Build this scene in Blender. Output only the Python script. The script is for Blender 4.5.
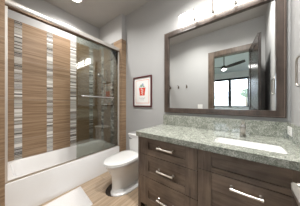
import bpy, bmesh, math, random
from mathutils import Vector, Matrix
random.seed(7)
S = bpy.context.scene
C = S.collection
for o in list(bpy.data.objects):
    bpy.data.objects.remove(o)

# ------------------------------------------------------------------ camera
CAM = (-1.685, 0.0, 1.238)
cd = bpy.data.cameras.new('camera')
cam = bpy.data.objects.new('camera', cd)
C.objects.link(cam)
S.camera = cam
cd.sensor_fit = 'HORIZONTAL'
cd.sensor_width = 36.0
cd.lens = 36.0 * 122.3 / 300.0
cd.shift_y = 0.5 / 300.0
cd.clip_start = 0.01
cam.location = CAM
YAW = math.radians(37.48)          # angle of the view direction from +x towards +y
cam.rotation_euler = (math.pi / 2, 0, YAW - math.pi / 2)

# ------------------------------------------------------------------ world and exposure
w = bpy.data.worlds.new('sky')
S.world = w
w.use_nodes = True
bg = w.node_tree.nodes['Background']
bg.inputs['Color'].default_value = (0.78, 0.88, 1.0, 1)
bg.inputs['Strength'].default_value = 4.5
S.view_settings.view_transform = 'Standard'
S.view_settings.look = 'None'
S.view_settings.gamma = 1.0
S.view_settings.exposure = 1.17
S.view_settings.use_curve_mapping = False

SHADE_EMIT = 6.2
DOWN_EMIT = 20.0
DOWN_WATT = 12.0

# ------------------------------------------------------------------ materials
def new_mat(name):
    m = bpy.data.materials.new(name)
    m.use_nodes = True
    nt = m.node_tree
    return m, nt, nt.nodes['Principled BSDF'], nt.links

def plain(name, col, rough=0.5, metal=0.0, coat=0.0, noise=0.03, scale=30):
    m, nt, b, L = new_mat(name)
    b.inputs['Roughness'].default_value = rough
    b.inputs['Metallic'].default_value = metal
    b.inputs['Coat Weight'].default_value = coat
    tc = nt.nodes.new('ShaderNodeTexCoord')
    n = nt.nodes.new('ShaderNodeTexNoise')
    n.inputs['Scale'].default_value = scale
    r = nt.nodes.new('ShaderNodeValToRGB')
    r.color_ramp.elements[0].position = 0.3
    r.color_ramp.elements[1].position = 0.7
    r.color_ramp.elements[0].color = tuple(c * (1 - noise) for c in col) + (1,)
    r.color_ramp.elements[1].color = tuple(min(1, c * (1 + noise)) for c in col) + (1,)
    L.new(tc.outputs['Object'], n.inputs['Vector'])
    L.new(n.outputs['Fac'], r.inputs['Fac'])
    L.new(r.outputs['Color'], b.inputs['Base Color'])
    return m

def emit(name, col, strength):
    m = bpy.data.materials.new(name)
    m.use_nodes = True
    nt = m.node_tree
    nt.nodes.clear()
    o = nt.nodes.new('ShaderNodeOutputMaterial')
    e = nt.nodes.new('ShaderNodeEmission')
    e.inputs['Color'].default_value = col + (1,)
    e.inputs['Strength'].default_value = strength
    nt.links.new(e.outputs[0], o.inputs[0])
    return m

def uv_world(nt, L, mode):
    """plank coordinates from world position. 'wall': (x+y, z); 'floor': (x, y)"""
    g = nt.nodes.new('ShaderNodeNewGeometry')
    sp = nt.nodes.new('ShaderNodeSeparateXYZ')
    cb = nt.nodes.new('ShaderNodeCombineXYZ')
    L.new(g.outputs['Position'], sp.inputs[0])
    if mode == 'wall':
        a = nt.nodes.new('ShaderNodeMath'); a.operation = 'ADD'
        L.new(sp.outputs['X'], a.inputs[0]); L.new(sp.outputs['Y'], a.inputs[1])
        L.new(a.outputs[0], cb.inputs[0]); L.new(sp.outputs['Z'], cb.inputs[1])
    else:
        L.new(sp.outputs['X'], cb.inputs[0]); L.new(sp.outputs['Y'], cb.inputs[1])
    return cb

def wood_tile(name, mode, cols, grout, bw, bh, off=(0, 0), rough=0.35, mortar=0.003):
    m, nt, b, L = new_mat(name)
    cb = uv_world(nt, L, mode)
    mp = nt.nodes.new('ShaderNodeMapping')
    mp.inputs['Location'].default_value = (off[0], off[1], 0)
    L.new(cb.outputs[0], mp.inputs[0])
    br = nt.nodes.new('ShaderNodeTexBrick')
    br.offset = 0.5
    br.inputs['Scale'].default_value = 1.0
    br.inputs['Mortar Size'].default_value = mortar
    br.inputs['Mortar Smooth'].default_value = 0.2
    br.inputs['Brick Width'].default_value = bw
    br.inputs['Row Height'].default_value = bh
    br.inputs['Color1'].default_value = (0, 0, 0, 1)
    br.inputs['Color2'].default_value = (1, 1, 1, 1)
    br.inputs['Mortar'].default_value = (0.5, 0.5, 0.5, 1)
    L.new(mp.outputs[0], br.inputs['Vector'])
    # grain, shifted per tile
    sc = nt.nodes.new('ShaderNodeMapping')
    sc.inputs['Scale'].default_value = (1.6, 46.0, 1)
    L.new(cb.outputs[0], sc.inputs[0])
    ad = nt.nodes.new('ShaderNodeVectorMath'); ad.operation = 'MULTIPLY_ADD'
    ad.inputs[1].default_value = (37, 91, 13)
    L.new(br.outputs['Color'], ad.inputs[0]); L.new(sc.outputs[0], ad.inputs[2])
    n = nt.nodes.new('ShaderNodeTexNoise')
    n.inputs['Scale'].default_value = 1.0
    n.inputs['Detail'].default_value = 5.0
    n.inputs['Roughness'].default_value = 0.65
    L.new(ad.outputs[0], n.inputs['Vector'])
    r = nt.nodes.new('ShaderNodeValToRGB')
    e = r.color_ramp.elements
    e[0].position = 0.30; e[0].color = cols[0] + (1,)
    e[1].position = 0.70; e[1].color = cols[2] + (1,)
    k = e.new(0.5); k.color = cols[1] + (1,)
    L.new(n.outputs['Fac'], r.inputs['Fac'])
    mx = nt.nodes.new('ShaderNodeMix'); mx.data_type = 'RGBA'
    mx.inputs['B'].default_value = grout + (1,)
    L.new(br.outputs['Fac'], mx.inputs['Factor'])
    L.new(r.outputs['Color'], mx.inputs['A'])
    L.new(mx.outputs['Result'], b.inputs['Base Color'])
    b.inputs['Roughness'].default_value = rough
    return m

def wood(name, cols, axis, rough=0.42):
    """axis = direction of the grain"""
    m, nt, b, L = new_mat(name)
    g = nt.nodes.new('ShaderNodeNewGeometry')
    mp = nt.nodes.new('ShaderNodeMapping')
    s = [30.0, 30.0, 30.0]; s['xyz'.index(axis)] = 2.2
    mp.inputs['Scale'].default_value = s
    L.new(g.outputs['Position'], mp.inputs[0])
    n = nt.nodes.new('ShaderNodeTexNoise')
    n.inputs['Scale'].default_value = 1.0; n.inputs['Detail'].default_value = 6.0
    n.inputs['Roughness'].default_value = 0.6; n.inputs['Distortion'].default_value = 0.6
    L.new(mp.outputs[0], n.inputs['Vector'])
    n2 = nt.nodes.new('ShaderNodeTexNoise')
    n2.inputs['Scale'].default_value = 7.0; n2.inputs['Detail'].default_value = 3.0
    L.new(g.outputs['Position'], n2.inputs['Vector'])
    a = nt.nodes.new('ShaderNodeMix'); a.data_type = 'FLOAT'
    a.inputs['Factor'].default_value = 0.45
    L.new(n.outputs['Fac'], a.inputs['A']); L.new(n2.outputs['Fac'], a.inputs['B'])
    r = nt.nodes.new('ShaderNodeValToRGB')
    e = r.color_ramp.elements
    e[0].position = 0.33; e[0].color = cols[0] + (1,)
    e[1].position = 0.66; e[1].color = cols[1] + (1,)
    L.new(a.outputs['Result'], r.inputs['Fac'])
    L.new(r.outputs['Color'], b.inputs['Base Color'])
    b.inputs['Roughness'].default_value = rough
    return m

def granite(name):
    m, nt, b, L = new_mat(name)
    g = nt.nodes.new('ShaderNodeNewGeometry')
    v = nt.nodes.new('ShaderNodeTexVoronoi')
    v.inputs['Scale'].default_value = 190.0
    L.new(g.outputs['Position'], v.inputs['Vector'])
    n = nt.nodes.new('ShaderNodeTexNoise')
    n.inputs['Scale'].default_value = 20.0; n.inputs['Detail'].default_value = 8.0
    n.inputs['Roughness'].default_value = 0.75; n.inputs['Distortion'].default_value = 1.2
    L.new(g.outputs['Position'], n.inputs['Vector'])
    sp = nt.nodes.new('ShaderNodeSeparateColor')
    L.new(v.outputs['Color'], sp.inputs[0])
    a = nt.nodes.new('ShaderNodeMix'); a.data_type = 'FLOAT'
    a.inputs['Factor'].default_value = 0.24
    L.new(n.outputs['Fac'], a.inputs['A']); L.new(sp.outputs['Red'], a.inputs['B'])
    r = nt.nodes.new('ShaderNodeValToRGB')
    e = r.color_ramp.elements
    e[0].position = 0.25; e[0].color = (0.075, 0.086, 0.070, 1)
    e[1].position = 0.72; e[1].color = (0.60, 0.605, 0.545, 1)
    k = e.new(0.42); k.color = (0.205, 0.222, 0.185, 1)
    k = e.new(0.55); k.color = (0.335, 0.345, 0.302, 1)
    L.new(a.outputs['Result'], r.inputs['Fac'])
    L.new(r.outputs['Color'], b.inputs['Base Color'])
    b.inputs['Roughness'].default_value = 0.06
    b.inputs['IOR'].default_value = 1.6
    return m

def mosaic(name):
    m, nt, b, L = new_mat(name)
    cb = uv_world(nt, L, 'wall')
    br = nt.nodes.new('ShaderNodeTexBrick')
    br.offset = 0.0
    br.inputs['Scale'].default_value = 1.0
    br.inputs['Mortar Size'].default_value = 0.0012
    br.inputs['Brick Width'].default_value = 0.37
    br.inputs['Row Height'].default_value = 0.024
    br.inputs['Color1'].default_value = (0, 0, 0, 1)
    br.inputs['Color2'].default_value = (1, 1, 1, 1)
    br.inputs['Mortar'].default_value = (0.6, 0.6, 0.6, 1)
    mp = nt.nodes.new('ShaderNodeMapping'); mp.inputs['Location'].default_value = (-1.14, 0, 0)
    L.new(cb.outputs[0], mp.inputs[0]); L.new(mp.outputs[0], br.inputs['Vector'])
    r = nt.nodes.new('ShaderNodeValToRGB')
    r.color_ramp.interpolation = 'CONSTANT'
    e = r.color_ramp.elements
    cols = [(0.0, (0.12, 0.11, 0.10)), (0.10, (0.42, 0.41, 0.38)), (0.3, (0.27, 0.24, 0.20)),
            (0.45, (0.74, 0.73, 0.70)), (0.62, (0.36, 0.35, 0.34)), (0.76, (0.50, 0.48, 0.44)), (0.92, (0.20, 0.17, 0.15))]
    e[0].position = 0; e[0].color = cols[0][1] + (1,)
    e[1].position = cols[1][0]; e[1].color = cols[1][1] + (1,)
    for p, c in cols[2:]:
        k = e.new(p); k.color = c + (1,)
    L.new(br.outputs['Color'], r.inputs['Fac'])
    L.new(r.outputs['Color'], b.inputs['Base Color'])
    b.inputs['Roughness'].default_value = 0.12
    return m

def mosaic_squares(name):
    m, nt, b, L = new_mat(name)
    cb = uv_world(nt, L, 'wall')
    br = nt.nodes.new('ShaderNodeTexBrick')
    br.offset = 0.5
    br.inputs['Scale'].default_value = 1.0
    br.inputs['Mortar Size'].default_value = 0.003
    br.inputs['Brick Width'].default_value = 0.09
    br.inputs['Row Height'].default_value = 0.05
    br.inputs['Color1'].default_value = (0.10, 0.085, 0.07, 1)
    br.inputs['Color2'].default_value = (0.92, 0.92, 0.90, 1)
    br.inputs['Mortar'].default_value = (0.15, 0.14, 0.12, 1)
    L.new(cb.outputs[0], br.inputs['Vector'])
    L.new(br.outputs['Color'], b.inputs['Base Color'])
    b.inputs['Roughness'].default_value = 0.12
    return m

def glass(name, tint, refl=1.0):
    m = bpy.data.materials.new(name)
    m.use_nodes = True
    nt = m.node_tree
    nt.nodes.clear()
    o = nt.nodes.new('ShaderNodeOutputMaterial')
    t = nt.nodes.new('ShaderNodeBsdfTransparent'); t.inputs[0].default_value = tint + (1,)
    g = nt.nodes.new('ShaderNodeBsdfGlossy'); g.inputs['Roughness'].default_value = 0.0
    f = nt.nodes.new('ShaderNodeFresnel'); f.inputs[0].default_value = 1.52
    mu = nt.nodes.new('ShaderNodeMath'); mu.operation = 'MULTIPLY'; mu.inputs[1].default_value = refl
    mx = nt.nodes.new('ShaderNodeMixShader')
    nt.links.new(f.outputs[0], mu.inputs[0])
    nt.links.new(mu.outputs[0], mx.inputs[0])
    nt.links.new(t.outputs[0], mx.inputs[1])
    nt.links.new(g.outputs[0], mx.inputs[2])
    nt.links.new(mx.outputs[0], o.inputs[0])
    return m

M = dict(
    wall=plain('wall_paint', (0.41, 0.41, 0.407), 0.7, noise=0.01, scale=4),
    lit_wall=plain('wall_paint_lit', (0.46, 0.46, 0.457), 0.7, noise=0.01, scale=4),  # lighter copy of the wall paint, alcove brightness put into the colour
    ceil=plain('ceiling_paint', (0.42, 0.405, 0.385), 0.85, noise=0.02, scale=6),
    bed_ceil=plain('bedroom_ceiling_paint', (0.72, 0.75, 0.80), 0.85, noise=0.01, scale=6),
    bed_wall=plain('bedroom_paint', (0.82, 0.81, 0.79), 0.8, noise=0.01, scale=4),
    carpet=plain('carpet', (0.55, 0.51, 0.46), 0.95, noise=0.15, scale=160),
    tile=wood_tile('wood_look_tile', 'wall', ((0.195, 0.120, 0.068), (0.305, 0.203, 0.123), (0.42, 0.300, 0.195)),
                   (0.40, 0.33, 0.26), 10.0, 0.61, off=(4.0, -0.075)),
    floor=wood_tile('wood_look_floor_tile', 'floor', ((0.34, 0.24, 0.155), (0.48, 0.36, 0.25), (0.62, 0.49, 0.36)),
                    (0.30, 0.25, 0.19), 0.9, 0.152, off=(0.1, 0.03), rough=0.4),
    mosaic=mosaic('mosaic_glass'),
    squares=mosaic_squares('mosaic_squares'),
    granite=granite('granite'),
    wood_h=wood('stained_wood_across', ((0.066, 0.045, 0.033), (0.235, 0.172, 0.128)), 'y'),
    wood_v=wood('stained_wood_upright', ((0.066, 0.045, 0.033), (0.235, 0.172, 0.128)), 'z'),
    cab_in=plain('cabinet_inside', (0.02, 0.014, 0.01), 0.7),
    frame=wood('mirror_frame_wood', ((0.030, 0.021, 0.017), (0.105, 0.077, 0.062)), 'z', 0.3),
    frame_in=plain('frame_lip', (0.40, 0.31, 0.26), 0.3, metal=0.4),
    casing=wood('casing_wood', ((0.05, 0.034, 0.024), (0.16, 0.115, 0.082)), 'z', 0.4),
    door=wood('door_wood', ((0.016, 0.013, 0.013), (0.05, 0.04, 0.036)), 'z', 0.22),
    porcelain=plain('porcelain', (0.84, 0.84, 0.83), 0.12, coat=0.5, noise=0.004),
    acrylic=plain('tub_acrylic', (0.84, 0.83, 0.82), 0.22, coat=0.3, noise=0.004),
    nickel=plain('brushed_nickel', (0.70, 0.66, 0.61), 0.28, metal=1.0, noise=0.03, scale=60),
    chrome=plain('chrome', (0.82, 0.82, 0.82), 0.12, metal=1.0, noise=0.01),
    satin=plain('satin_aluminium', (0.78, 0.75, 0.71), 0.35, metal=0.5, noise=0.01),
    bracket=plain('dull_nickel', (0.30, 0.27, 0.25), 0.4, metal=0.3),
    darknickel=plain('satin_nickel', (0.46, 0.42, 0.38), 0.3, metal=1.0),
    bronze=plain('dark_metal', (0.12, 0.085, 0.06), 0.35, metal=0.8),  # dark metal of the roller channel and robe hooks
    white_plastic=plain('white_plastic', (0.82, 0.82, 0.80), 0.35, noise=0.01),
    dark=plain('dark_slot', (0.03, 0.03, 0.03), 0.6),
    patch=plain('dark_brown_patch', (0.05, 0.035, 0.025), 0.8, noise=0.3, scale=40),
    mat=plain('white_terry', (0.70, 0.68, 0.67), 0.95, noise=0.06, scale=220),
    mirror=plain('mirror_silver', (0.86, 0.87, 0.86), 0.0, metal=1.0, noise=0.0),
    glass=glass('shower_glass', (0.855, 0.872, 0.85), 1.4),
    pane=glass('window_pane', (0.97, 0.98, 0.98), 1.0),
    shade=emit('lit_glass_shade', (1.0, 0.975, 0.935), SHADE_EMIT),
    down=emit('lit_lens', (1.0, 0.96, 0.9), DOWN_EMIT),
    fanlamp=emit('lit_fan_lens', (1.0, 0.97, 0.93), 12.0),
    black=plain('window_frame_dark', (0.035, 0.033, 0.035), 0.4),
    fan=plain('fan_blade_dark', (0.035, 0.028, 0.024), 0.4),
    burgundy=plain('burgundy_frame', (0.085, 0.018, 0.020), 0.3),
    paper=plain('paper', (0.80, 0.80, 0.78), 0.8, noise=0.01),
    orange=plain('print_orange', (0.66, 0.06, 0.02), 0.7),
    blush=plain('print_border', (0.75, 0.30, 0.20), 0.7),
    leafg=plain('print_green', (0.30, 0.42, 0.30), 0.7),
    inkblue=plain('print_blue', (0.30, 0.36, 0.52), 0.7),
    ink=plain('print_grey', (0.36, 0.36, 0.38), 0.7),
    grass=plain('lawn', (0.30, 0.33, 0.20), 0.95, noise=0.2, scale=3),
    foliage=plain('tree_leaves', (0.20, 0.26, 0.19), 0.9, noise=0.4, scale=9),
    bark=plain('bark', (0.12, 0.09, 0.06), 0.9),
    stucco=plain('pale_stucco', (0.66, 0.66, 0.66), 0.9, noise=0.03),
    roof=plain('grey_roof', (0.35, 0.36, 0.40), 0.9, noise=0.1),
)

# ------------------------------------------------------------------ mesh helpers
def bbox(bm, x0, x1, y0, y1, z0, z1, bev=0.0, seg=2):
    x0, x1 = min(x0, x1), max(x0, x1); y0, y1 = min(y0, y1), max(y0, y1); z0, z1 = min(z0, z1), max(z0, z1)
    r = bmesh.ops.create_cube(bm, size=1.0)
    vs = r['verts']
    for v in vs:
        v.co = Vector(((x0 + x1) / 2 + v.co.x * (x1 - x0), (y0 + y1) / 2 + v.co.y * (y1 - y0), (z0 + z1) / 2 + v.co.z * (z1 - z0)))
    if bev > 0:
        es = list({e for v in vs for e in v.link_edges})
        bmesh.ops.bevel(bm, geom=es, offset=bev, segments=seg, affect='EDGES', profile=0.5)

def tube(bm, pts, r, n=12, caps=True):
    pts = [Vector(p) for p in pts]
    rs = r if isinstance(r, (list, tuple)) else [r] * len(pts)
    rings = []
    up = None
    for i, p in enumerate(pts):
        a = pts[max(i - 1, 0)]; b = pts[min(i + 1, len(pts) - 1)]
        t = (b - a).normalized()
        if up is None:
            up = Vector((0, 0, 1)) if abs(t.z) < 0.9 else Vector((1, 0, 0))
        s = t.cross(up).normalized(); u = s.cross(t).normalized(); up = u
        rings.append([bm.verts.new(p + rs[i] * (math.cos(2 * math.pi * k / n) * s + math.sin(2 * math.pi * k / n) * u)) for k in range(n)])
    for A, B in zip(rings, rings[1:]):
        for k in range(n):
            bm.faces.new((A[k], A[(k + 1) % n], B[(k + 1) % n], B[k]))
    if caps:
        bm.faces.new(rings[0]); bm.faces.new(rings[-1])

def loft(bm, rings, cap0=True, cap1=True):
    R = [[bm.verts.new(p) for p in ring] for ring in rings]
    n = len(R[0])
    for A, B in zip(R, R[1:]):
        for k in range(n):
            bm.faces.new((A[k], A[(k + 1) % n], B[(k + 1) % n], B[k]))
    if cap0: bm.faces.new(R[0])
    if cap1: bm.faces.new(R[-1])

def disc(bm, c, axis, r, h, n=24, bev=0.0):
    c = Vector(c); a = Vector(axis).normalized()
    if bev:
        tube(bm, [c, c + a * (h - bev), c + a * h], [r, r, r - bev], n)
    else:
        tube(bm, [c, c + a * h], r, n)

def rrect(x0, x1, y0, y1, r, z, n=6):
    out = []
    for cx, cy, a0 in ((x1 - r, y1 - r, 0), (x0 + r, y1 - r, 90), (x0 + r, y0 + r, 180), (x1 - r, y0 + r, 270)):
        for k in range(n + 1):
            a = math.radians(a0 + 90 * k / n)
            out.append((cx + r * math.cos(a), cy + r * math.sin(a), z))
    return out

def prism(bm, poly, d):
    """extrude a closed 3-D polygon by vector d"""
    d = Vector(d)
    loft(bm, [[Vector(p) for p in poly], [Vector(p) + d for p in poly]])

def new_bm():
    return bmesh.new()

def obj(name, bm, mat, parent=None, smooth=False):
    bmesh.ops.recalc_face_normals(bm, faces=bm.faces)
    me = bpy.data.meshes.new(name)
    bm.to_mesh(me); bm.free()
    me.materials.append(mat)
    if smooth:
        for p in me.polygons: p.use_smooth = True
    o = bpy.data.objects.new(name, me)
    C.objects.link(o)
    if parent is not None:
        q = parent; off = Vector((0, 0, 0))
        while q is not None:
            off += q.location; q = q.parent
        me.transform(Matrix.Translation(-off))
        o.parent = parent
    else:                                   # put the origin at the middle of the base
        xs = [v.co for v in me.vertices]
        lo = Vector([min(v[i] for v in xs) for i in range(3)]); hi = Vector([max(v[i] for v in xs) for i in range(3)])
        b = Vector(((lo.x + hi.x) / 2, (lo.y + hi.y) / 2, lo.z))
        me.transform(Matrix.Translation(-b)); o.location = b
    if smooth:
        me.set_sharp_from_angle(angle=math.radians(40))
    return o

def box(name, mat, x0, x1, y0, y1, z0, z1, parent=None, bev=0.0, smooth=False):
    bm = new_bm(); bbox(bm, x0, x1, y0, y1, z0, z1, bev)
    return obj(name, bm, mat, parent, smooth)

def thing(name, label, cat, loc, group=None):
    o = bpy.data.objects.new(name, None)
    o.empty_display_size = 0.1
    C.objects.link(o)
    o.location = loc
    o['label'] = label; o['category'] = cat
    if group: o['group'] = group
    return o

def tag(o, label, cat, group=None):
    o['label'] = label; o['category'] = cat
    if group: o['group'] = group
    return o

def struct(o):
    o['kind'] = 'structure'
    return o

def copy_tree(o, d, parent=None):
    c = o.copy(); C.objects.link(c); c.parent = parent
    if parent is None: c.location = o.location + Vector(d)
    for ch in list(o.children): copy_tree(ch, d, c)
    return c

# ------------------------------------------------------------------ room numbers
H = 3.024
XW = -1.71                       # bathroom's left wall (door)
YN = -0.343                      # near wall
YS = 1.921                       # step of the shower walls
YT = 1.973                       # apron / shower door plane
YB = 2.742                       # back wall of the tub
XL, XE = -1.609, -0.1023        # tub alcove ends
ZTILE = 2.517
DY0, DY1, DZ = -0.11, 0.607, 2.40  # door opening

# ------------------------------------------------------------------ structure
struct(box('floor', M['floor'], -1.83, 0.1, -0.45, 2.85, -0.1, 0.0))
struct(box('ceiling', M['ceil'], -1.83, 0.1, -0.45, 2.85, H, H + 0.1))
struct(box('wall_right', M['wall'], 0.0, 0.1, -0.45, 2.85, 0, H))
struct(box('wall_near', M['wall'], -1.71, 0.0, YN - 0.1, YN, 0, H))
struct(box('wall_back', M['lit_wall'], -1.83, 0.0, YB, YB + 0.1, 0, H))
struct(box('wall_plumbing_end', M['lit_wall'], XE, 0.0, YS, YB, 0, H))
struct(box('wall_tub_end', M['lit_wall'], -1.71, XL, YS, YB, 0, H))
bm = new_bm()
bbox(bm, XW - 0.12, XW, DY1, 2.85, 0, H)
bbox(bm, XW - 0.12, XW, -0.45, DY0, 0, H)
bbox(bm, XW - 0.12, XW, DY0, DY1, DZ, H)
struct(obj('wall_left', bm, M['wall']))

# wood look tile over the alcove walls, with mosaic bands
tb = struct(box('wall_tile_back', M['tile'], XL, XE, YB - 0.012, YB, 0.36, ZTILE - 0.02))
for a, b in ((-1.469, -1.386), (-1.087, -1.003), (-0.722, -0.613), (-0.346, -0.262)):
    box('mosaic_band', M['mosaic'], a, b, YB - 0.016, YB - 0.012, 0.36, ZTILE - 0.02, tb)
bm = new_bm()
bbox(bm, XE - 0.012, XE, YS - 0.012, YB - 0.012, 0.0, ZTILE)
bbox(bm, XE, 0.0, YS - 0.012, YS, 0.0, ZTILE)
te = struct(obj('wall_tile_plumbing_end', bm, M['tile']))
for a, b in ((2.535, 2.625), (2.165, 2.265)):
    box('mosaic_band', M['squares'], XE - 0.016, XE - 0.012, a, b, 0.39, ZTILE, te)
bm = new_bm()
bbox(bm, XL, XL + 0.012, YS - 0.012, YB - 0.012, 0.0, ZTILE)
bbox(bm, XW, XL, YS - 0.012, YS, 0.0, ZTILE)
struct(obj('wall_tile_tub_end', bm, M['tile']))

# bathroom side of the door: casing and jamb
bm = new_bm()
bbox(bm, XW, XW + 0.014, DY1, DY1 + 0.11, 0, DZ + 0.115, 0.003)
bbox(bm, XW, XW + 0.014, DY0 - 0.11, DY0, 0, DZ + 0.115, 0.003)
bbox(bm, XW, XW + 0.014, DY0, DY1, DZ, DZ + 0.115, 0.003)
struct(obj('trim_1', bm, M['casing']))
bm = new_bm()
bbox(bm, XW - 0.12, XW, DY1 - 0.016, DY1, 0, DZ)
bbox(bm, XW - 0.12, XW, DY0, DY0 + 0.016, 0, DZ)
bbox(bm, XW - 0.12, XW, DY0 + 0.016, DY1 - 0.016, DZ - 0.016, DZ)
struct(obj('trim_2', bm, M['casing']))
bm = new_bm()
bbox(bm, -0.012, 0, 1.02, YS - 0.012, 0, 0.11, 0.003)
struct(obj('baseboard_right', bm, M['white_plastic']))
bm = new_bm()
bbox(bm, XW, XW + 0.012, DY1 + 0.11, YS - 0.012, 0, 0.11, 0.003)
struct(obj('baseboard_left', bm, M['white_plastic']))

# door leaf, swung open against the near wall
hinge = Vector((XW + 0.005, DY0 + 0.005, 0)); tip = Vector((-1.0, -0.205, 0))
dv = (tip - hinge).normalized(); nv = Vector((-dv.y, dv.x, 0))          # nv faces the room
if nv.y < 0: nv = -nv
LW = (tip - hinge).length
def leaf_box(bm, a0, a1, n0, n1, z0, z1, bev=0.0):
    b2 = bmesh.new(); bbox(b2, a0, a1, n0, n1, z0, z1, bev)
    me = bpy.data.meshes.new('t'); b2.to_mesh(me); b2.free()
    me.transform(Matrix(((dv.x, nv.x, 0, hinge.x), (dv.y, nv.y, 0, hinge.y), (0, 0, 1, 0), (0, 0, 0, 1))))
    bm.from_mesh(me); bpy.data.meshes.remove(me)
def lp(a, n, z): return hinge + dv * a + nv * n + Vector((0, 0, z))
bm = new_bm()
leaf_box(bm, 0, LW, -0.012, 0.012, 0.01, 2.40)
for s in (1, -1):
    n0, n1 = (0.012, 0.020) if s > 0 else (-0.020, -0.012)
    leaf_box(bm, 0, 0.11, n0, n1, 0.01, 2.40)
    leaf_box(bm, LW - 0.11, LW, n0, n1, 0.01, 2.40)
    for z0, z1 in ((0.01, 0.25), (0.86, 1.0), (2.28, 2.40)):
        leaf_box(bm, 0.11, LW - 0.11, n0, n1, z0, z1)
d1 = struct(obj('door_1', bm, M['door']))
bm = new_bm()
a = LW - 0.06
tube(bm, [lp(a, 0.0205, 0.955), lp(a, 0.03, 0.955)], 0.03, 20)
tube(bm, [lp(a, 0.03, 0.955), lp(a, 0.052, 0.955)], 0.014, 14)
prof = [(a + 0.014, 0.046), (a + 0.016, 0.060), (a + 0.006, 0.067), (a - 0.04, 0.067), (a - 0.115, 0.058), (a - 0.118, 0.048), (a - 0.04, 0.044)]
loft(bm, [[lp(p, q, 0.947) for p, q in prof], [lp(p, q, 0.960) for p, q in prof]])
obj('door_handle', bm, M['nickel'], d1, True)

# bedroom beyond the door
BX = -6.70
BY0, BY1 = -2.6, 3.4
WY0, WY1, WZ0, WZ1 = -0.26, 1.56, 1.05, 2.68
struct(box('floor_bedroom', M['carpet'], BX, -1.83, BY0, BY1, -0.1, 0.0))
struct(box('ceiling_bedroom', M['bed_ceil'], BX, -1.83, BY0, BY1, H, H + 0.1))
bm = new_bm()
bbox(bm, BX, -5.9, BY0 - 0.1, BY0, 0, H)
bbox(bm, -2.6, -1.83, BY0 - 0.1, BY0, 0, H)
bbox(bm, -5.9, -2.6, BY0 - 0.1, BY0, 0, 0.2)
bbox(bm, -5.9, -2.6, BY0 - 0.1, BY0, 2.6, H)
struct(obj('wall_bedroom_south', bm, M['bed_wall']))
bm = new_bm()
for a, b, c, d in ((-5.9, -5.82, 0.2, 2.6), (-2.68, -2.6, 0.2, 2.6), (-4.29, -4.21, 0.2, 2.6), (-5.82, -4.29, 0.2, 0.28), (-5.82, -4.29, 2.52, 2.6), (-4.21, -2.68, 0.2, 0.28), (-4.21, -2.68, 2.52, 2.6)):
    bbox(bm, a, b, BY0 - 0.08, BY0 - 0.02, c, d)
w2 = struct(obj('window_added', bm, M['black']))  # added window out of view, brings more daylight into the bedroom
for a, b in ((-5.82, -4.29), (-4.21, -2.68)):
    box('window_pane', M['pane'], a, b, BY0 - 0.053, BY0 - 0.047, 0.28, 2.52, w2)
struct(box('wall_bedroom_north', M['bed_wall'], BX, -1.83, BY1, BY1 + 0.1, 0, H))
bm = new_bm()
bbox(bm, BX - 0.14, BX, BY0, WY0, 0, H)
bbox(bm, BX - 0.14, BX, WY1, BY1, 0, H)
bbox(bm, BX - 0.14, BX, WY0, WY1, 0, WZ0)
bbox(bm, BX - 0.14, BX, WY0, WY1, WZ1, H)
struct(obj('wall_bedroom_outside', bm, M['bed_wall']))
bm = new_bm()
bbox(bm, -1.845, -1.83, DY1, BY1, 0, H)
bbox(bm, -1.845, -1.83, BY0, DY0, 0, H)
bbox(bm, -1.845, -1.83, DY0, DY1, DZ, H)
struct(obj('wall_bedroom_door_side', bm, M['bed_wall']))
bm = new_bm()
fw = 0.11
for a, b, c, d in ((WY0, WY0 + fw, WZ0, WZ1), (WY1 - fw, WY1, WZ0, WZ1), (WY0 + fw, WY1 - fw, WZ1 - fw, WZ1), (WY0 + fw, WY1 - fw, WZ0, WZ0 + 0.05), (0.57, 0.71, WZ0 + 0.05, WZ1 - fw)):
    bbox(bm, BX - 0.10, BX + 0.02, a, b, c, d, 0.004)
win = struct(obj('window_1', bm, M['black']))
bm = new_bm()
bbox(bm, BX - 0.05, BX - 0.044, WY0 + fw, 0.57, WZ0 + 0.05, WZ1 - fw)
obj('window_pane', bm, M['pane'], win)
bm = new_bm()
bbox(bm, BX - 0.05, BX - 0.044, 0.71, WY1 - fw, WZ0 + 0.05, WZ1 - fw)
obj('window_pane', bm, M['pane'], win)

# ------------------------------------------------------------------ bathtub
tub = thing('bathtub', 'white alcove bathtub with a plain apron behind the sliding shower door', 'bathtub', ((XL + XE) / 2, (YT + YB) / 2, 0))
zr = 0.392
x0, x1, y0, y1 = XL + 0.013, XE - 0.013, YT, YB - 0.018
bm = new_bm()
rings = [rrect(x0, x1, y0, y1, 0.006, 0.0, 6),
         rrect(x0, x1, y0, y1, 0.006, zr - 0.012, 6),
         rrect(x0 + 0.004, x1 - 0.004, y0 + 0.004, y1 - 0.004, 0.01, zr - 0.003, 6),
         rrect(x0 + 0.012, x1 - 0.012, y0 + 0.012, y1 - 0.012, 0.012, zr, 6),
         rrect(x0 + 0.07, x1 - 0.07, y0 + 0.085, y1 - 0.045, 0.11, zr, 6),
         rrect(x0 + 0.08, x1 - 0.08, y0 + 0.095, y1 - 0.055, 0.11, zr - 0.012, 6),
         rrect(x0 + 0.12, x1 - 0.10, y0 + 0.12, y1 - 0.08, 0.12, 0.20, 6),
         rrect(x0 + 0.19, x1 - 0.13, y0 + 0.15, y1 - 0.11, 0.12, 0.09, 6),
         rrect(x0 + 0.24, x1 - 0.17, y0 + 0.19, y1 - 0.15, 0.11, 0.065, 6)]
loft(bm, rings)
obj('tub_shell', bm, M['acrylic'], tub, True)
bm = new_bm()
disc(bm, (x1 - 0.0925, 2.40, 0.30), (-1, 0, 0.14), 0.034, 0.014, 24, 0.004)
obj('overflow_plate', bm, M['nickel'], tub, True)
bm = new_bm()
disc(bm, (x1 - 0.25, 2.36, 0.0655), (0, 0, 1), 0.032, 0.006, 24, 0.002)
obj('drain', bm, M['nickel'], tub, True)

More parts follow.
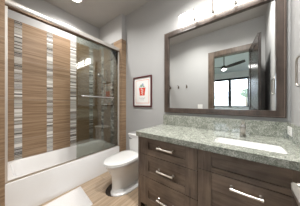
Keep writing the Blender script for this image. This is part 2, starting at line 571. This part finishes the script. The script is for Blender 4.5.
# ------------------------------------------------------------------ sliding shower door
sd = thing('shower_door', 'frameless sliding glass shower door with both panels slid to the right on a nickel header', 'shower door', ((XL + XE) / 2, 2.0, zr))
xa, xb = XL + 0.0125, XE - 0.0125
bm = new_bm()
prof = []
yc, zc = 2.003, 2.316
for k in range(20):
    t = 2 * math.pi * k / 20
    cy_ = math.copysign(abs(math.cos(t)) ** 0.6, math.cos(t)) * 0.034
    cz_ = math.copysign(abs(math.sin(t)) ** 0.6, math.sin(t)) * 0.034
    prof.append((xa, yc + cy_, zc + cz_))
prism(bm, prof, (xb - xa, 0, 0))
obj('header', bm, M['satin'], sd, True)
bm = new_bm()
bbox(bm, xa, xb, 1.975, 2.031, 2.266, 2.282)
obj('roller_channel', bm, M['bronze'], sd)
bm = new_bm()
bbox(bm, xa, xb, 1.983, 2.025, zr, zr + 0.010, 0.003)
bbox(bm, xa, xb, 1.983, 1.987, zr + 0.010, zr + 0.016)
obj('bottom_track', bm, M['nickel'], sd)
for xx0, xx1 in ((xa, xa + 0.022), (xb - 0.022, xb)):
    bm = new_bm(); bbox(bm, xx0, xx1, 1.980, 2.026, zr + 0.0165, 2.266, 0.003)
    obj('wall_jamb', bm, M['satin'], sd)
for yy, a0, a1 in ((1.992, -0.905, -0.145), (2.010, -0.885, -0.137)):
    bm = new_bm(); bbox(bm, a0, a1, yy, yy + 0.006, zr + 0.018, 2.265)
    gp = obj('glass_panel', bm, M['glass'], sd)
    if yy < 2.0:
        bm = new_bm()
        tube(bm, [(-0.855, 1.938, 1.355), (-0.275, 1.938, 1.345)], 0.0105, 12)
        for xq in (-0.80, -0.33):
            tube(bm, [(xq, 1.938, 1.35), (xq, 1.992, 1.35)], 0.008, 10)
        obj('towel_bar', bm, M['chrome'], gp, True)

# shower fittings on the plumbing end
sh = thing('hand_shower', 'chrome hand shower on a slide bar on the tiled plumbing wall', 'shower', (XE - 0.012, 2.37, 1.3))
bm = new_bm()
xs = XE - 0.06
tube(bm, [(xs, 2.37, 1.42), (xs, 2.37, 1.98)], 0.011, 12)
for z in (1.46, 1.94):
    tube(bm, [(XE - 0.012, 2.37, z), (xs, 2.37, z)], 0.013, 12)
obj('slide_bar', bm, M['chrome'], sh, True)
bm = new_bm()
tube(bm, [(xs - 0.012, 2.37, 1.70), (xs - 0.07, 2.375, 1.76), (xs - 0.14, 2.385, 1.83)], [0.012, 0.013, 0.015], 12)
tube(bm, [(xs - 0.13, 2.385, 1.86), (xs - 0.15, 2.385, 1.83), (xs - 0.16, 2.385, 1.815)], [0.03, 0.05, 0.05], 20)
obj('spray_head', bm, M['chrome'], sh, True)
bm = new_bm()
pts = [(xs - 0.012, 2.37, 1.70)]
for k in range(1, 13):
    t = k / 12
    pts.append((xs - 0.012 - 0.05 * math.sin(math.pi * t), 2.37 - 0.10 * t + 0.03 * math.sin(3 * t), 1.70 - 0.75 * math.sin(math.pi * 0.62 * t) + 0.28 * t * t))
pts.append((XE - 0.012, 2.28, pts[-1][2]))
tube(bm, pts, 0.006, 8)
obj('hose', bm, M['chrome'], sh, True)
vt = thing('shower_valve', 'chrome round shower valve with a lever on the tiled plumbing wall', 'valve', (XE - 0.012, 2.46, 1.2))
bm = new_bm(); disc(bm, (XE - 0.0122, 2.46, 1.18), (-1, 0, 0), 0.075, 0.012, 28, 0.005)
obj('escutcheon', bm, M['chrome'], vt, True)
bm = new_bm(); tube(bm, [(XE - 0.025, 2.46, 1.18), (XE - 0.07, 2.46, 1.18)], 0.022, 16); tube(bm, [(XE - 0.06, 2.46, 1.18), (XE - 0.063, 2.38, 1.19)], [0.010, 0.007], 10)
obj('lever', bm, M['chrome'], vt, True)

# ------------------------------------------------------------------ toilet
TY = 1.435
t = thing('toilet', 'white toilet with closed lid between bathtub and vanity', 'toilet', (-0.42, TY, 0))
def egg(xf, xbk, hw, z, n=32, p=2.3, back=0.5):
    """oval in plan: front at xf (towards -x), back at xbk, half width hw"""
    cx = xf + (xbk - xf) * 0.52
    out = []
    for k in range(n):
        a = 2 * math.pi * k / n
        c, s = math.cos(a), math.sin(a)
        if c < 0:
            x = cx + (cx - xf) * -abs(c) ** (2 / 2.0)
            y = hw * math.copysign(abs(s) ** (2 / 2.0), s)
        else:
            x = cx + (xbk - cx) * abs(c) ** back
            y = hw * math.copysign(abs(s) ** (2 / p), s)
        out.append((x, TY + y, z))
    return out
bm = new_bm()
def foot(z, i): return [(p[0], p[1] - 0.035, p[2]) for p in egg(-0.700 + i, -0.10, 0.158 - i, z)]
loft(bm, [foot(0.003, 0), foot(0.016, 0), foot(0.024, 0.008),
          egg(-0.664, -0.11, 0.112, 0.045), egg(-0.660, -0.12, 0.108, 0.16), egg(-0.672, -0.12, 0.122, 0.24), egg(-0.712, -0.10, 0.155, 0.31),
          egg(-0.742, -0.09, 0.172, 0.36), egg(-0.752, -0.085, 0.177, 0.385), egg(-0.744, -0.09, 0.170, 0.400)])
obj('bowl', bm, M['porcelain'], t, True)
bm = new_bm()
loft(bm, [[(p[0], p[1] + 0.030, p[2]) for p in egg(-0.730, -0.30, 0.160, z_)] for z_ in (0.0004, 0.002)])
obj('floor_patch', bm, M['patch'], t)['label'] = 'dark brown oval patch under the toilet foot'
bm = new_bm()
loft(bm, [egg(-0.762, -0.225, 0.182, 0.4035), egg(-0.777, -0.215, 0.192, 0.409), egg(-0.777, -0.215, 0.192, 0.418), egg(-0.767, -0.22, 0.186, 0.423)])
obj('seat', bm, M['porcelain'], t, True)
bm = new_bm()
loft(bm, [egg(-0.757, -0.225, 0.176, 0.4240), egg(-0.760, -0.225, 0.179, 0.429), egg(-0.777, -0.215, 0.191, 0.431), egg(-0.775, -0.217, 0.190, 0.440), egg(-0.752, -0.23, 0.172, 0.449), egg(-0.68, -0.28, 0.11, 0.452)])
obj('lid', bm, M['porcelain'], t, True)
bm = new_bm()
loft(bm, [rrect(-0.205, -0.035, TY - 0.165, TY + 0.165, 0.03, 0.403), rrect(-0.21, -0.025, TY - 0.172, TY + 0.172, 0.03, 0.55), rrect(-0.215, -0.02, TY - 0.176, TY + 0.176, 0.03, 0.685)])
obj('tank', bm, M['porcelain'], t, True)
bm = new_bm()
loft(bm, [rrect(-0.222, -0.018, TY - 0.182, TY + 0.182, 0.03, 0.686), rrect(-0.225, -0.016, TY - 0.185, TY + 0.185, 0.03, 0.695), rrect(-0.225, -0.016, TY - 0.185, TY + 0.185, 0.03, 0.712), rrect(-0.215, -0.024, TY - 0.175, TY + 0.175, 0.025, 0.720)])
obj('tank_lid', bm, M['porcelain'], t, True)
bm = new_bm()
disc(bm, (-0.214, TY + 0.125, 0.645), (-1, 0, 0), 0.014, 0.01, 16)
tube(bm, [(-0.228, TY + 0.13, 0.645), (-0.230, TY + 0.06, 0.638)], [0.007, 0.006], 10)
obj('flush_lever', bm, M['chrome'], t, True)
for s in (-1, 1):
    bm = new_bm(); tube(bm, [(-0.235, TY + s * 0.075 - 0.02, 0.437), (-0.235, TY + s * 0.075 + 0.02, 0.437)], 0.010, 12)
    obj('hinge', bm, M['porcelain'], t, True)

# ------------------------------------------------------------------ vanity cabinet
DX = -0.611                      # plane of the drawer fronts
VL, VR = 1.002, -0.3425
v = thing('vanity_cabinet', 'dark stained wood vanity cabinet with shaker drawers under the granite counter', 'cabinet', (-0.3, 0.33, 0))
ztop = 0.857
bm = new_bm()
bbox(bm, -0.588, -0.004, VL - 0.02, VL, 0.0, ztop)          # end panel
bbox(bm, -0.588, -0.004, VR, VR + 0.02, 0.0, ztop)
bbox(bm, -0.57, -0.004, 0.302, 0.32, 0.09, ztop - 0.02)
bbox(bm, -0.57, -0.004, VR + 0.02, VL - 0.02, 0.075, 0.09)
bbox(bm, -0.02, -0.004, VR + 0.02, VL - 0.02, 0.09, ztop)
bbox(bm, -0.535, -0.52, VR + 0.02, VL - 0.02, 0.0, 0.075)
obj('carcass', bm, M['wood_v'], v)
bm = new_bm()
bbox(bm, -0.590, -0.5885, VR, VL, 0.075, ztop)
obj('face_backing', bm, M['cab_in'], v)
bm = new_bm()
bbox(bm, -0.611, -0.5905, 0.964, VL, 0.0, ztop, 0.002)
obj('face_stile', bm, M['wood_v'], v)
def shaker(name, ya, yb, za, zb, pya, pyb, pza, pzb):
    """front from y ya..yb, z za..zb with a recessed panel pya..pyb, pza..pzb"""
    bm = new_bm(); bbox(bm, DX + 0.012, DX + 0.0198, pya, pyb, pza, pzb)
    r1 = obj(name, bm, M['wood_h'], v)
    for a_, b_ in ((ya, pya), (pyb, yb)):
        bm = new_bm(); bbox(bm, DX, DX + 0.02, a_, b_, za, zb, 0.0015, 1); obj('stile', bm, M['wood_v'], r1)
    for a_, b_ in ((za, pza), (pzb, zb)):
        bm = new_bm(); bbox(bm, DX, DX + 0.02, pya + 0.0003, pyb - 0.0003, a_, b_, 0.0015, 1); obj('rail', bm, M['wood_h'], r1)
    return r1
def pull(parent, yc, zc, half):
    bm = new_bm()
    xo = DX - 0.036
    # gently bowed bar with flared ends
    pts, rs = [], []
    for k in range(13):
        q = -1 + 2 * k / 12
        pts.append((xo - 0.004 * (1 - q * q), yc + q * half, zc)); rs.append(0.0078 + 0.0030 * abs(q) ** 6)
    tube(bm, pts, rs, 12)
    for s in (-1, 1):
        yy = yc + s * half * 0.92
        tube(bm, [(DX - 0.0003, yy, zc), (DX - 0.006, yy, zc), (DX - 0.02, yy, zc), (xo, yy, zc)], [0.012, 0.009, 0.0065, 0.0075], 12)
    obj('handle', bm, M['nickel'], parent, True)
g = 0.0018
d = shaker('drawer', 0.314, 0.962, 0.661, 0.853, 0.423, 0.849, 0.729, 0.803); pull(d, 0.622, 0.775, 0.090)
d = shaker('drawer', 0.314, 0.962, 0.411, 0.656, 0.423, 0.849, 0.478, 0.590); pull(d, 0.622, 0.538, 0.090)
d = shaker('drawer', 0.314, 0.962, 0.085, 0.406, 0.423, 0.849, 0.178, 0.262); pull(d, 0.622, 0.240, 0.090)
shaker('false_front', -0.335, 0.310, 0.693, 0.853, -0.226, 0.205, 0.731, 0.803)
d = shaker('wide_drawer', -0.335, 0.310, 0.085, 0.688, -0.226, 0.205, 0.178, 0.557); pull(d, -0.010, 0.628, 0.088)

# ------------------------------------------------------------------ countertop
ct = thing('countertop', 'polished grey green granite countertop with backsplash on the vanity', 'countertop', (-0.32, 0.335, 0.858))
CX0, CX1, CY0, CY1, CZ0, CZ1 = -0.640, -0.001, YN + 0.001, 1.012, 0.8585, 0.914
SX0, SX1, SY0, SY1 = -0.533, -0.287, -0.232, 0.211
bm = new_bm()
n = 6
def outer(z, i): return [Vector(p) for p in rrect(CX0 + i, CX1, CY0, CY1 - i, 0.004, z, n)]
def inner(z): return [Vector(p) for p in rrect(SX0, SX1, SY0, SY1, 0.035, z, n)]
O0 = [bm.verts.new(p) for p in outer(CZ0, 0.004)]; O1 = [bm.verts.new(p) for p in outer(CZ0 + 0.004, 0)]
O2 = [bm.verts.new(p) for p in outer(CZ1 - 0.004, 0)]; O3 = [bm.verts.new(p) for p in outer(CZ1, 0.004)]
I0 = [bm.verts.new(p) for p in inner(CZ1 - 0.014)]
U1 = [bm.verts.new(p) for p in rrect(SX0 - 0.045, SX1 + 0.045, SY0 - 0.045, SY1 + 0.045, 0.05, CZ1 - 0.014, n)]; U0 = [bm.verts.new(p) for p in rrect(SX0 - 0.045, SX1 + 0.045, SY0 - 0.045, SY1 + 0.045, 0.05, CZ0, n)]; I1 = [bm.verts.new(p) for p in inner(CZ1)]
N = len(O0)
for A, B in ((O0, O1), (O1, O2), (O2, O3), (O3, I1), (I1, I0), (I0, U1), (U1, U0), (U0, O0)):
    for k in range(N):
        bm.faces.new((A[k], A[(k + 1) % N], B[(k + 1) % N], B[k]))
obj('slab', bm, M['granite'], ct)
box('backsplash', M['granite'], -0.021, -0.001, CY0 + 0.0205, 1.0126, CZ1 + 0.0005, 1.0643, ct, 0.002)
box('side_splash', M['granite'], -0.640, -0.001, CY0, CY0 + 0.02, CZ1 + 0.0005, 1.0643, ct, 0.002)

# sink
sk = thing('sink', 'white rectangular undermount sink set in the granite countertop', 'sink', ((SX0 + SX1) / 2, 0, 0.70))
bm = new_bm()
ZS = CZ1 - 0.0148
loft(bm, [rrect(SX0 - 0.018, SX1 + 0.018, SY0 - 0.018, SY1 + 0.018, 0.045, ZS, 6),
          rrect(SX0 + 0.001, SX1 - 0.001, SY0 + 0.001, SY1 - 0.001, 0.034, ZS, 6),
          rrect(SX0 + 0.006, SX1 - 0.006, SY0 + 0.006, SY1 - 0.006, 0.036, ZS - 0.06, 6),
          rrect(SX0 + 0.03, SX1 - 0.03, SY0 + 0.03, SY1 - 0.03, 0.04, ZS - 0.115, 6),
          rrect(SX0 + 0.09, SX1 - 0.09, SY0 + 0.15, SY1 - 0.15, 0.02, ZS - 0.122, 6),
          ], cap0=False)
loft(bm, [rrect(SX0 - 0.018, SX1 + 0.018, SY0 - 0.018, SY1 + 0.018, 0.045, ZS, 6),
          rrect(SX0 - 0.010, SX1 + 0.010, SY0 - 0.010, SY1 + 0.010, 0.045, ZS - 0.012, 6),
          rrect(SX0 - 0.005, SX1 + 0.005, SY0 - 0.005, SY1 + 0.005, 0.045, ZS - 0.065, 6),
          rrect(SX0 + 0.02, SX1 - 0.02, SY0 + 0.02, SY1 - 0.02, 0.045, ZS - 0.128, 6)], cap0=False)
bmesh.ops.remove_doubles(bm, verts=bm.verts, dist=1e-5)
obj('basin', bm, M['porcelain'], sk, True)
bm = new_bm(); disc(bm, ((SX0 + SX1) / 2, 0, ZS - 0.1215), (0, 0, 1), 0.022, 0.004, 20, 0.001)
obj('drain', bm, M['nickel'], sk, True)

# faucet
fa = thing('faucet', 'brushed nickel single hole faucet behind the sink', 'faucet', (-0.15, 0.006, CZ1))
bm = new_bm()
bbox(bm, -0.175, -0.125, -0.020, 0.032, CZ1 + 0.0003, CZ1 + 0.010, 0.003)
bbox(bm, -0.172, -0.128, -0.017, 0.029, CZ1 + 0.010, CZ1 + 0.118, 0.005)
obj('body', bm, M['darknickel'], fa, True)
bm = new_bm()
bbox(bm, -0.270, -0.170, -0.013, 0.025, CZ1 + 0.078, CZ1 + 0.100, 0.004)
obj('spout', bm, M['darknickel'], fa, True)
bm = new_bm()
tube(bm, [(-0.150, 0.006, CZ1 + 0.118), (-0.150, 0.006, CZ1 + 0.132)], 0.012, 12)
bbox(bm, -0.168, -0.085, -0.009, 0.021, CZ1 + 0.132, CZ1 + 0.144, 0.004)
obj('lever', bm, M['nickel'], fa, True)

# ------------------------------------------------------------------ wall mirror
mi = thing('wall_mirror', 'large mirror in a wide dark wood frame above the vanity', 'mirror', (0, 0.337, 1.1005))
MY0, MY1, MZ0, MZ1 = -0.313, 0.986, 1.1005, 2.3196
def ring_frame(bm, y0, y1, z0, z1, wdt, xa, xb):
    """mitred frame: outer y0..y1, z0..z1, width wdt, from x=xa (wall) to xb (front)"""
    o = [(y0, z0), (y1, z0), (y1, z1), (y0, z1)]
    i = [(y0 + wdt, z0 + wdt), (y1 - wdt, z0 + wdt), (y1 - wdt, z1 - wdt), (y0 + wdt, z1 - wdt)]
    V = {}
    for nm, L_ in (('o', o), ('i', i)):
        for s, xx in (('b', xa), ('f', xb)):
            V[nm + s] = [bm.verts.new((xx, p[0], p[1])) for p in L_]
    for k in range(4):
        j = (k + 1) % 4
        bm.faces.new((V['of'][k], V['of'][j], V['if'][j], V['if'][k]))
        bm.faces.new((V['ob'][k], V['ob'][j], V['of'][j], V['of'][k]))
        bm.faces.new((V['if'][k], V['if'][j], V['ib'][j], V['ib'][k]))
        bm.faces.new((V['ib'][k], V['ib'][j], V['ob'][j], V['ob'][k]))
bm = new_bm()
ring_frame(bm, MY0, MY1, MZ0, MZ1, 0.014, -0.001, -0.030)
ring_frame(bm, MY0 + 0.0145, MY1 - 0.0145, MZ0 + 0.0145, MZ1 - 0.0145, 0.055, -0.001, -0.036)
obj('frame', bm, M['frame'], mi)
bm = new_bm()
ring_frame(bm, MY0 + 0.012, MY1 - 0.012, MZ0 + 0.012, MZ1 - 0.012, 0.008, -0.028, -0.0345)
obj('frame_bead', bm, M['frame_in'], mi)
bm = new_bm()
bbox(bm, -0.010, -0.002, MY0 + 0.0695, MY1 - 0.0695, MZ0 + 0.0695, MZ1 - 0.0695)
obj('mirror_glass', bm, M['mirror'], mi)

# ------------------------------------------------------------------ vanity light
vl = thing('vanity_light', 'nickel vanity light bar with four lit square glass shades above the mirror', 'light', (0, 0.287, 2.33))
box('back_plate', M['nickel'], -0.022, -0.0005, 0.0, 0.57, 2.35, 2.44, vl, 0.004)
bm = new_bm()
for z in (2.3135, 2.4535):
    tube(bm, [(-0.095, 0.715, z), (-0.095, -0.145, z)], 0.0045, 8)
obj('rails', bm, M['nickel'], vl, True)
for yc in (0.614, 0.396, 0.178, -0.04):
    bm = new_bm(); bbox(bm, -0.105, -0.030, yc - 0.094, yc + 0.094, 2.321, 2.446, 0.006)
    obj('glass_shade', bm, M['shade'], vl)
for yc in (0.505, 0.287, 0.069):
    bm = new_bm()
    bbox(bm, -0.112, -0.080, yc - 0.0135, yc + 0.0135, 2.319, 2.448, 0.002)
    bbox(bm, -0.108, -0.082, yc - 0.018, yc + 0.018, 2.300, 2.308, 0.002)
    tube(bm, [(-0.082, yc, 2.40), (-0.0225, yc, 2.40)], 0.007, 8)
    obj('bracket', bm, M['bracket'], vl)

# ------------------------------------------------------------------ framed print
pf = thing('picture_frame', 'small burgundy framed print of an orange cup on the grey wall above the toilet', 'picture', (0, 1.462, 1.178))
PY0, PY1, PZ0, PZ1 = 1.245, 1.681, 1.178, 1.728
bm = new_bm(); ring_frame(bm, PY0, PY1, PZ0, PZ1, 0.024, -0.001, -0.022)
obj('frame', bm, M['burgundy'], pf)
bm = new_bm(); bbox(bm, -0.010, -0.002, PY0 + 0.0242, PY1 - 0.0242, PZ0 + 0.0242, PZ1 - 0.0242)
pr = obj('print', bm, M['paper'], pf)
yc, zc = 1.463, 1.453
bm = new_bm(); ring_frame(bm, PY0 + 0.060, PY1 - 0.060, PZ0 + 0.065, PZ1 - 0.065, 0.007, -0.0101, -0.0112)
obj('print_border', bm, M['blush'], pr)
bm = new_bm()
cup = [(yc - 0.058, zc - 0.07), (yc + 0.058, zc - 0.07), (yc + 0.062, zc - 0.02), (yc + 0.078, zc + 0.07), (yc - 0.078, zc + 0.07), (yc - 0.062, zc - 0.02)]
prism(bm, [(-0.0101, y, z) for y, z in cup], (-0.0012, 0, 0))
obj('printed_cup', bm, M['orange'], pr)
bm = new_bm()
def blob(bm, y, z, ry, rz, x=-0.0115, d=-0.0006, n=14):
    prism(bm, [(x, y + ry * math.cos(2 * math.pi * k / n), z + rz * math.sin(2 * math.pi * k / n)) for k in range(n)], (d, 0, 0))
pts = [(0.035 * math.sin(k * 0.85) * (1 - 0.02 * k), 0.055 - 0.11 * k / 22) for k in range(23)]
up_ = [(-0.0115, yc + q[0], zc + q[1] + 0.0045) for q in pts]; dn_ = [(-0.0115, yc + q[0], zc + q[1] - 0.0045) for q in pts]
va = [bm.verts.new(q) for q in up_]; vb = [bm.verts.new(q) for q in dn_]
for k in range(22): bm.faces.new((va[k], va[k + 1], vb[k + 1], vb[k]))
obj('printed_marks', bm, M['paper'], pr)
bm = new_bm(); blob(bm, yc + 0.02, zc + 0.105, 0.030, 0.026, -0.0101); blob(bm, yc - 0.035, zc + 0.09, 0.02, 0.016, -0.0101)
obj('printed_leaves', bm, M['leafg'], pr)
bm = new_bm(); blob(bm, yc - 0.015, zc + 0.125, 0.018, 0.026, -0.0101)
obj('printed_flower', bm, M['inkblue'], pr)
bm = new_bm(); blob(bm, yc + 0.055, zc + 0.085, 0.014, 0.012, -0.0101)
obj('printed_flower', bm, M['inkblue'], pr)
bm = new_bm()
for k in range(5): blob(bm, yc + 0.055 - 0.028 * k, zc - 0.115 - 0.008 * (k % 2), 0.011, 0.007, -0.0101)
for k in range(3): blob(bm, yc + 0.03 - 0.030 * k, zc - 0.150, 0.010, 0.006, -0.0101)
obj('printed_script', bm, M['ink'], pr)

# ------------------------------------------------------------------ outlet on the side splash
ol = thing('outlet', 'white double outlet plate on the granite side splash', 'outlet', (-0.10, CY0 + 0.0205, 1.0))
ys = CY0 + 0.0205
box('cover_plate', M['white_plastic'], -0.158, -0.040, ys, ys + 0.006, 0.960, 1.034, ol, 0.002)
for xc in (-0.124, -0.074):
    bm = new_bm(); bbox(bm, xc - 0.016, xc + 0.016, ys + 0.0062, ys + 0.008, 0.978, 1.016, 0.0)
    so = obj('socket', bm, M['white_plastic'], ol)
    bm = new_bm()
    for dz in (-0.008, 0.008): bbox(bm, xc - 0.005, xc + 0.007, ys + 0.0081, ys + 0.0085, 0.997 + dz - 0.0015, 0.997 + dz + 0.0015)
    obj('slots', bm, M['dark'], so)

# towel ring on the near wall
tr = thing('towel_ring', 'square nickel towel ring on the white wall right of the mirror', 'towel ring', (-0.47, YN, 1.55))
bm = new_bm(); bbox(bm, -0.495, -0.445, YN + 0.0005, YN + 0.012, 1.535, 1.585, 0.003)
tube(bm, [(-0.47, YN + 0.012, 1.56), (-0.47, YN + 0.055, 1.56)], 0.009, 10)
obj('mount', bm, M['nickel'], tr, True)
bm = new_bm()
pts = [(p[0], YN + 0.052, p[1]) for p in rrect(-0.56, -0.39, 1.355, 1.55, 0.03, 0, 5)]
tube(bm, pts + [pts[0]], 0.0065, 10, caps=False)
obj('ring', bm, M['darknickel'], tr, True)

# ------------------------------------------------------------------ bath mat
bm = new_bm()
P = [(-0.868, 1.935), (-0.918, 1.47), (-1.52, 1.43), (-1.52, 1.90)]
def lerp(a, b, t): return (a[0] + (b[0] - a[0]) * t, a[1] + (b[1] - a[1]) * t)
nx, ny = 34, 26
G = [[None] * (ny + 1) for _ in range(nx + 1)]
for i in range(nx + 1):
    for j in range(ny + 1):
        a = lerp(P[0], P[3], i / nx); b = lerp(P[1], P[2], i / nx)
        q = lerp(a, b, j / ny)
        edge = min(i, nx - i, j, ny - j)
        z = 0.016 if edge >= 1 else 0.004
        if edge == 2: z -= 0.004
        G[i][j] = bm.verts.new((q[0], q[1], z + random.uniform(-0.0012, 0.0012) + (0.0015 * math.sin(9 * q[0]) if edge else 0)))
for i in range(nx):
    for j in range(ny):
        bm.faces.new((G[i][j], G[i + 1][j], G[i + 1][j + 1], G[i][j + 1]))
r = bmesh.ops.extrude_face_region(bm, geom=list(bm.faces))
for e_ in r['geom']:
    if isinstance(e_, bmesh.types.BMVert): e_.co.z = 0.001
tag(obj('bath_mat', bm, M['mat'], None, True), 'white terry bath mat on the floor beside the tub', 'bath mat')

# ------------------------------------------------------------------ robe hooks and switch on the left wall (seen in the mirror)
hook_labels = ['dark robe hook on the left wall nearest the shower', 'middle one of three dark robe hooks on the left wall', 'dark robe hook on the left wall nearest the door']
hk = thing('robe_hook', hook_labels[0], 'hook', (XW, 1.785, 1.70), 'robe hooks on the left wall')
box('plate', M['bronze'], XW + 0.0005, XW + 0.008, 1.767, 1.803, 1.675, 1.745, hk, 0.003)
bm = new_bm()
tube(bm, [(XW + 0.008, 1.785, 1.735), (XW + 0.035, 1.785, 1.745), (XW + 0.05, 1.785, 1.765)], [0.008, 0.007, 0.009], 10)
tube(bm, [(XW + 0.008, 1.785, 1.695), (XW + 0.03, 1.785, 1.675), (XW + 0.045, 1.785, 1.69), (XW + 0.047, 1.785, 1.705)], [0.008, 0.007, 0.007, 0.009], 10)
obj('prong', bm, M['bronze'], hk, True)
for k, yy in ((1, 1.525), (2, 1.279)):
    c = copy_tree(hk, (0, yy - 1.785, 0)); c['label'] = hook_labels[k]
sw = thing('light_switch', 'white light switch plate beside the door casing', 'switch', (XW, 0.90, 1.13))
box('cover_plate', M['white_plastic'], XW + 0.0005, XW + 0.006, 0.855, 0.975, 1.10, 1.215, sw, 0.002)
for yy in (0.885, 0.945):
    box('rocker', M['white_plastic'], XW + 0.0062, XW + 0.010, yy - 0.016, yy + 0.016, 1.125, 1.19, sw, 0.001)

# ------------------------------------------------------------------ recessed ceiling lights, two of them added out of view
def downlight(x, y, label, watt=DOWN_WATT, spread=140):
    o = thing('recessed_ceiling_light', label, 'light', (x, y, H - 0.01))
    bm = new_bm()
    n = 32
    def ring(r, z): return [(x + r * math.cos(2 * math.pi * k / n), y + r * math.sin(2 * math.pi * k / n), z) for k in range(n)]
    loft(bm, [ring(0.095, H - 0.0005), ring(0.095, H - 0.006), ring(0.080, H - 0.008), ring(0.072, H - 0.0005)], False, False)
    obj('trim_ring', bm, M['white_plastic'], o, True)
    bm = new_bm(); disc(bm, (x, y, H - 0.0045), (0, 0, 1), 0.070, 0.003, 32)
    obj('lens', bm, M['down'], o)
    ld = bpy.data.lights.new('downlight', 'AREA'); ld.shape = 'DISK'; ld.size = 0.14; ld.spread = math.radians(spread); ld.energy = watt; ld.color = (1, 0.98, 0.95)
    lo = bpy.data.objects.new('lamp', ld); C.objects.link(lo); lo.parent = o; lo.location = (0, 0, -0.002)
    return o
downlight(-0.806, 2.255, 'round recessed ceiling light above the bathtub', 8.0, 145)
downlight(-0.80, 0.05, 'added unseen recessed fill light above the floor before the vanity')  # fill light added out of view to brighten the vanity side
downlight(-1.05, 0.98, 'added unseen recessed fill light above the floor before the toilet', 10.0)  # second fill light, added out of view to brighten the toilet side

# ------------------------------------------------------------------ ceiling fan in the bedroom
FX, FY = -3.56, 0.578
fn = thing('ceiling_fan', 'dark three bladed ceiling fan in the bedroom beyond the door', 'fan', (FX, FY, 2.5))
bm = new_bm(); tube(bm, [(FX, FY, H - 0.0005), (FX, FY, H - 0.06)], [0.07, 0.045], 20); tube(bm, [(FX, FY, H - 0.06), (FX, FY, 2.62)], 0.016, 12)
obj('downrod', bm, M['fan'], fn, True)
bm = new_bm(); tube(bm, [(FX, FY, 2.63), (FX, FY, 2.60), (FX, FY, 2.52), (FX, FY, 2.505)], [0.04, 0.085, 0.085, 0.07], 24)
obj('motor', bm, M['fan'], fn, True)
bm = new_bm(); tube(bm, [(FX, FY, 2.504), (FX, FY, 2.47), (FX, FY, 2.455)], [0.065, 0.065, 0.045], 24)
obj('light_kit', bm, M['fanlamp'], fn, True)
for k in range(3):
    a = math.radians(-60 + 120 * k)
    ca, sa = math.cos(a), math.sin(a)
    bm = new_bm()
    rings = []
    for r_, wd, zz in ((0.07, 0.03, 2.555), (0.16, 0.05, 2.56), (0.30, 0.068, 2.565), (0.50, 0.062, 2.575), (0.66, 0.045, 2.585), (0.71, 0.02, 2.588)):
        ring = []
        for (u_, q_) in ((-1, -0.030), (1, 0.022), (1, 0.030), (-1, -0.022)):
            lx, ly = r_, u_ * wd
            ring.append((FX + ca * lx - sa * ly, FY + sa * lx + ca * ly, zz + q_ ))
        rings.append(ring)
    loft(bm, rings)
    obj('blade', bm, M['fan'], fn)
# ------------------------------------------------------------------ outdoors beyond the bedroom window
struct(box('ground', M['grass'], -60, 20, -40, 30, -0.4, -0.3))
hs = thing('house', 'pale house with a grey roof far outside the bedroom window', 'house', (-30, 2, -0.3))
box('wall', M['stucco'], -36, -28, -8, 12, -0.3, 2.5, hs)
bm = new_bm(); prism(bm, [(-36.5, -8.5, 2.5), (-27.5, -8.5, 2.5), (-32, -8.5, 4.1)], (0, 21, 0))
obj('roof', bm, M['roof'], hs)
tre = thing('tree', 'leafy green tree outside the bedroom window', 'tree', (-20, -0.3, -0.3))
bm = new_bm(); tube(bm, [(-20, -0.3, -0.3), (-20.05, -0.3, 1.2), (-20, -0.25, 2.6)], [0.10, 0.08, 0.05], 10)
obj('trunk', bm, M['bark'], tre, True)
bm = new_bm()
for k in range(900):
    u_ = random.uniform(-1, 1); th = random.uniform(0, 2 * math.pi); r_ = random.uniform(0.3, 1) ** 0.5
    q = Vector((-20 + 0.75 * r_ * math.sqrt(1 - u_ * u_) * math.cos(th), -0.3 + 0.75 * r_ * math.sqrt(1 - u_ * u_) * math.sin(th), 2.75 + 0.6 * r_ * u_))
    s1 = Vector((random.gauss(0, 1), random.gauss(0, 1), random.gauss(0, 1))).normalized() * 0.09
    s2 = s1.cross(Vector((random.gauss(0, 1), random.gauss(0, 1), random.gauss(0, 1)))).normalized() * 0.05
    bm.faces.new([bm.verts.new(q + s1), bm.verts.new(q + s2), bm.verts.new(q - s1), bm.verts.new(q - s2)])
obj('crown', bm, M['foliage'], tre)
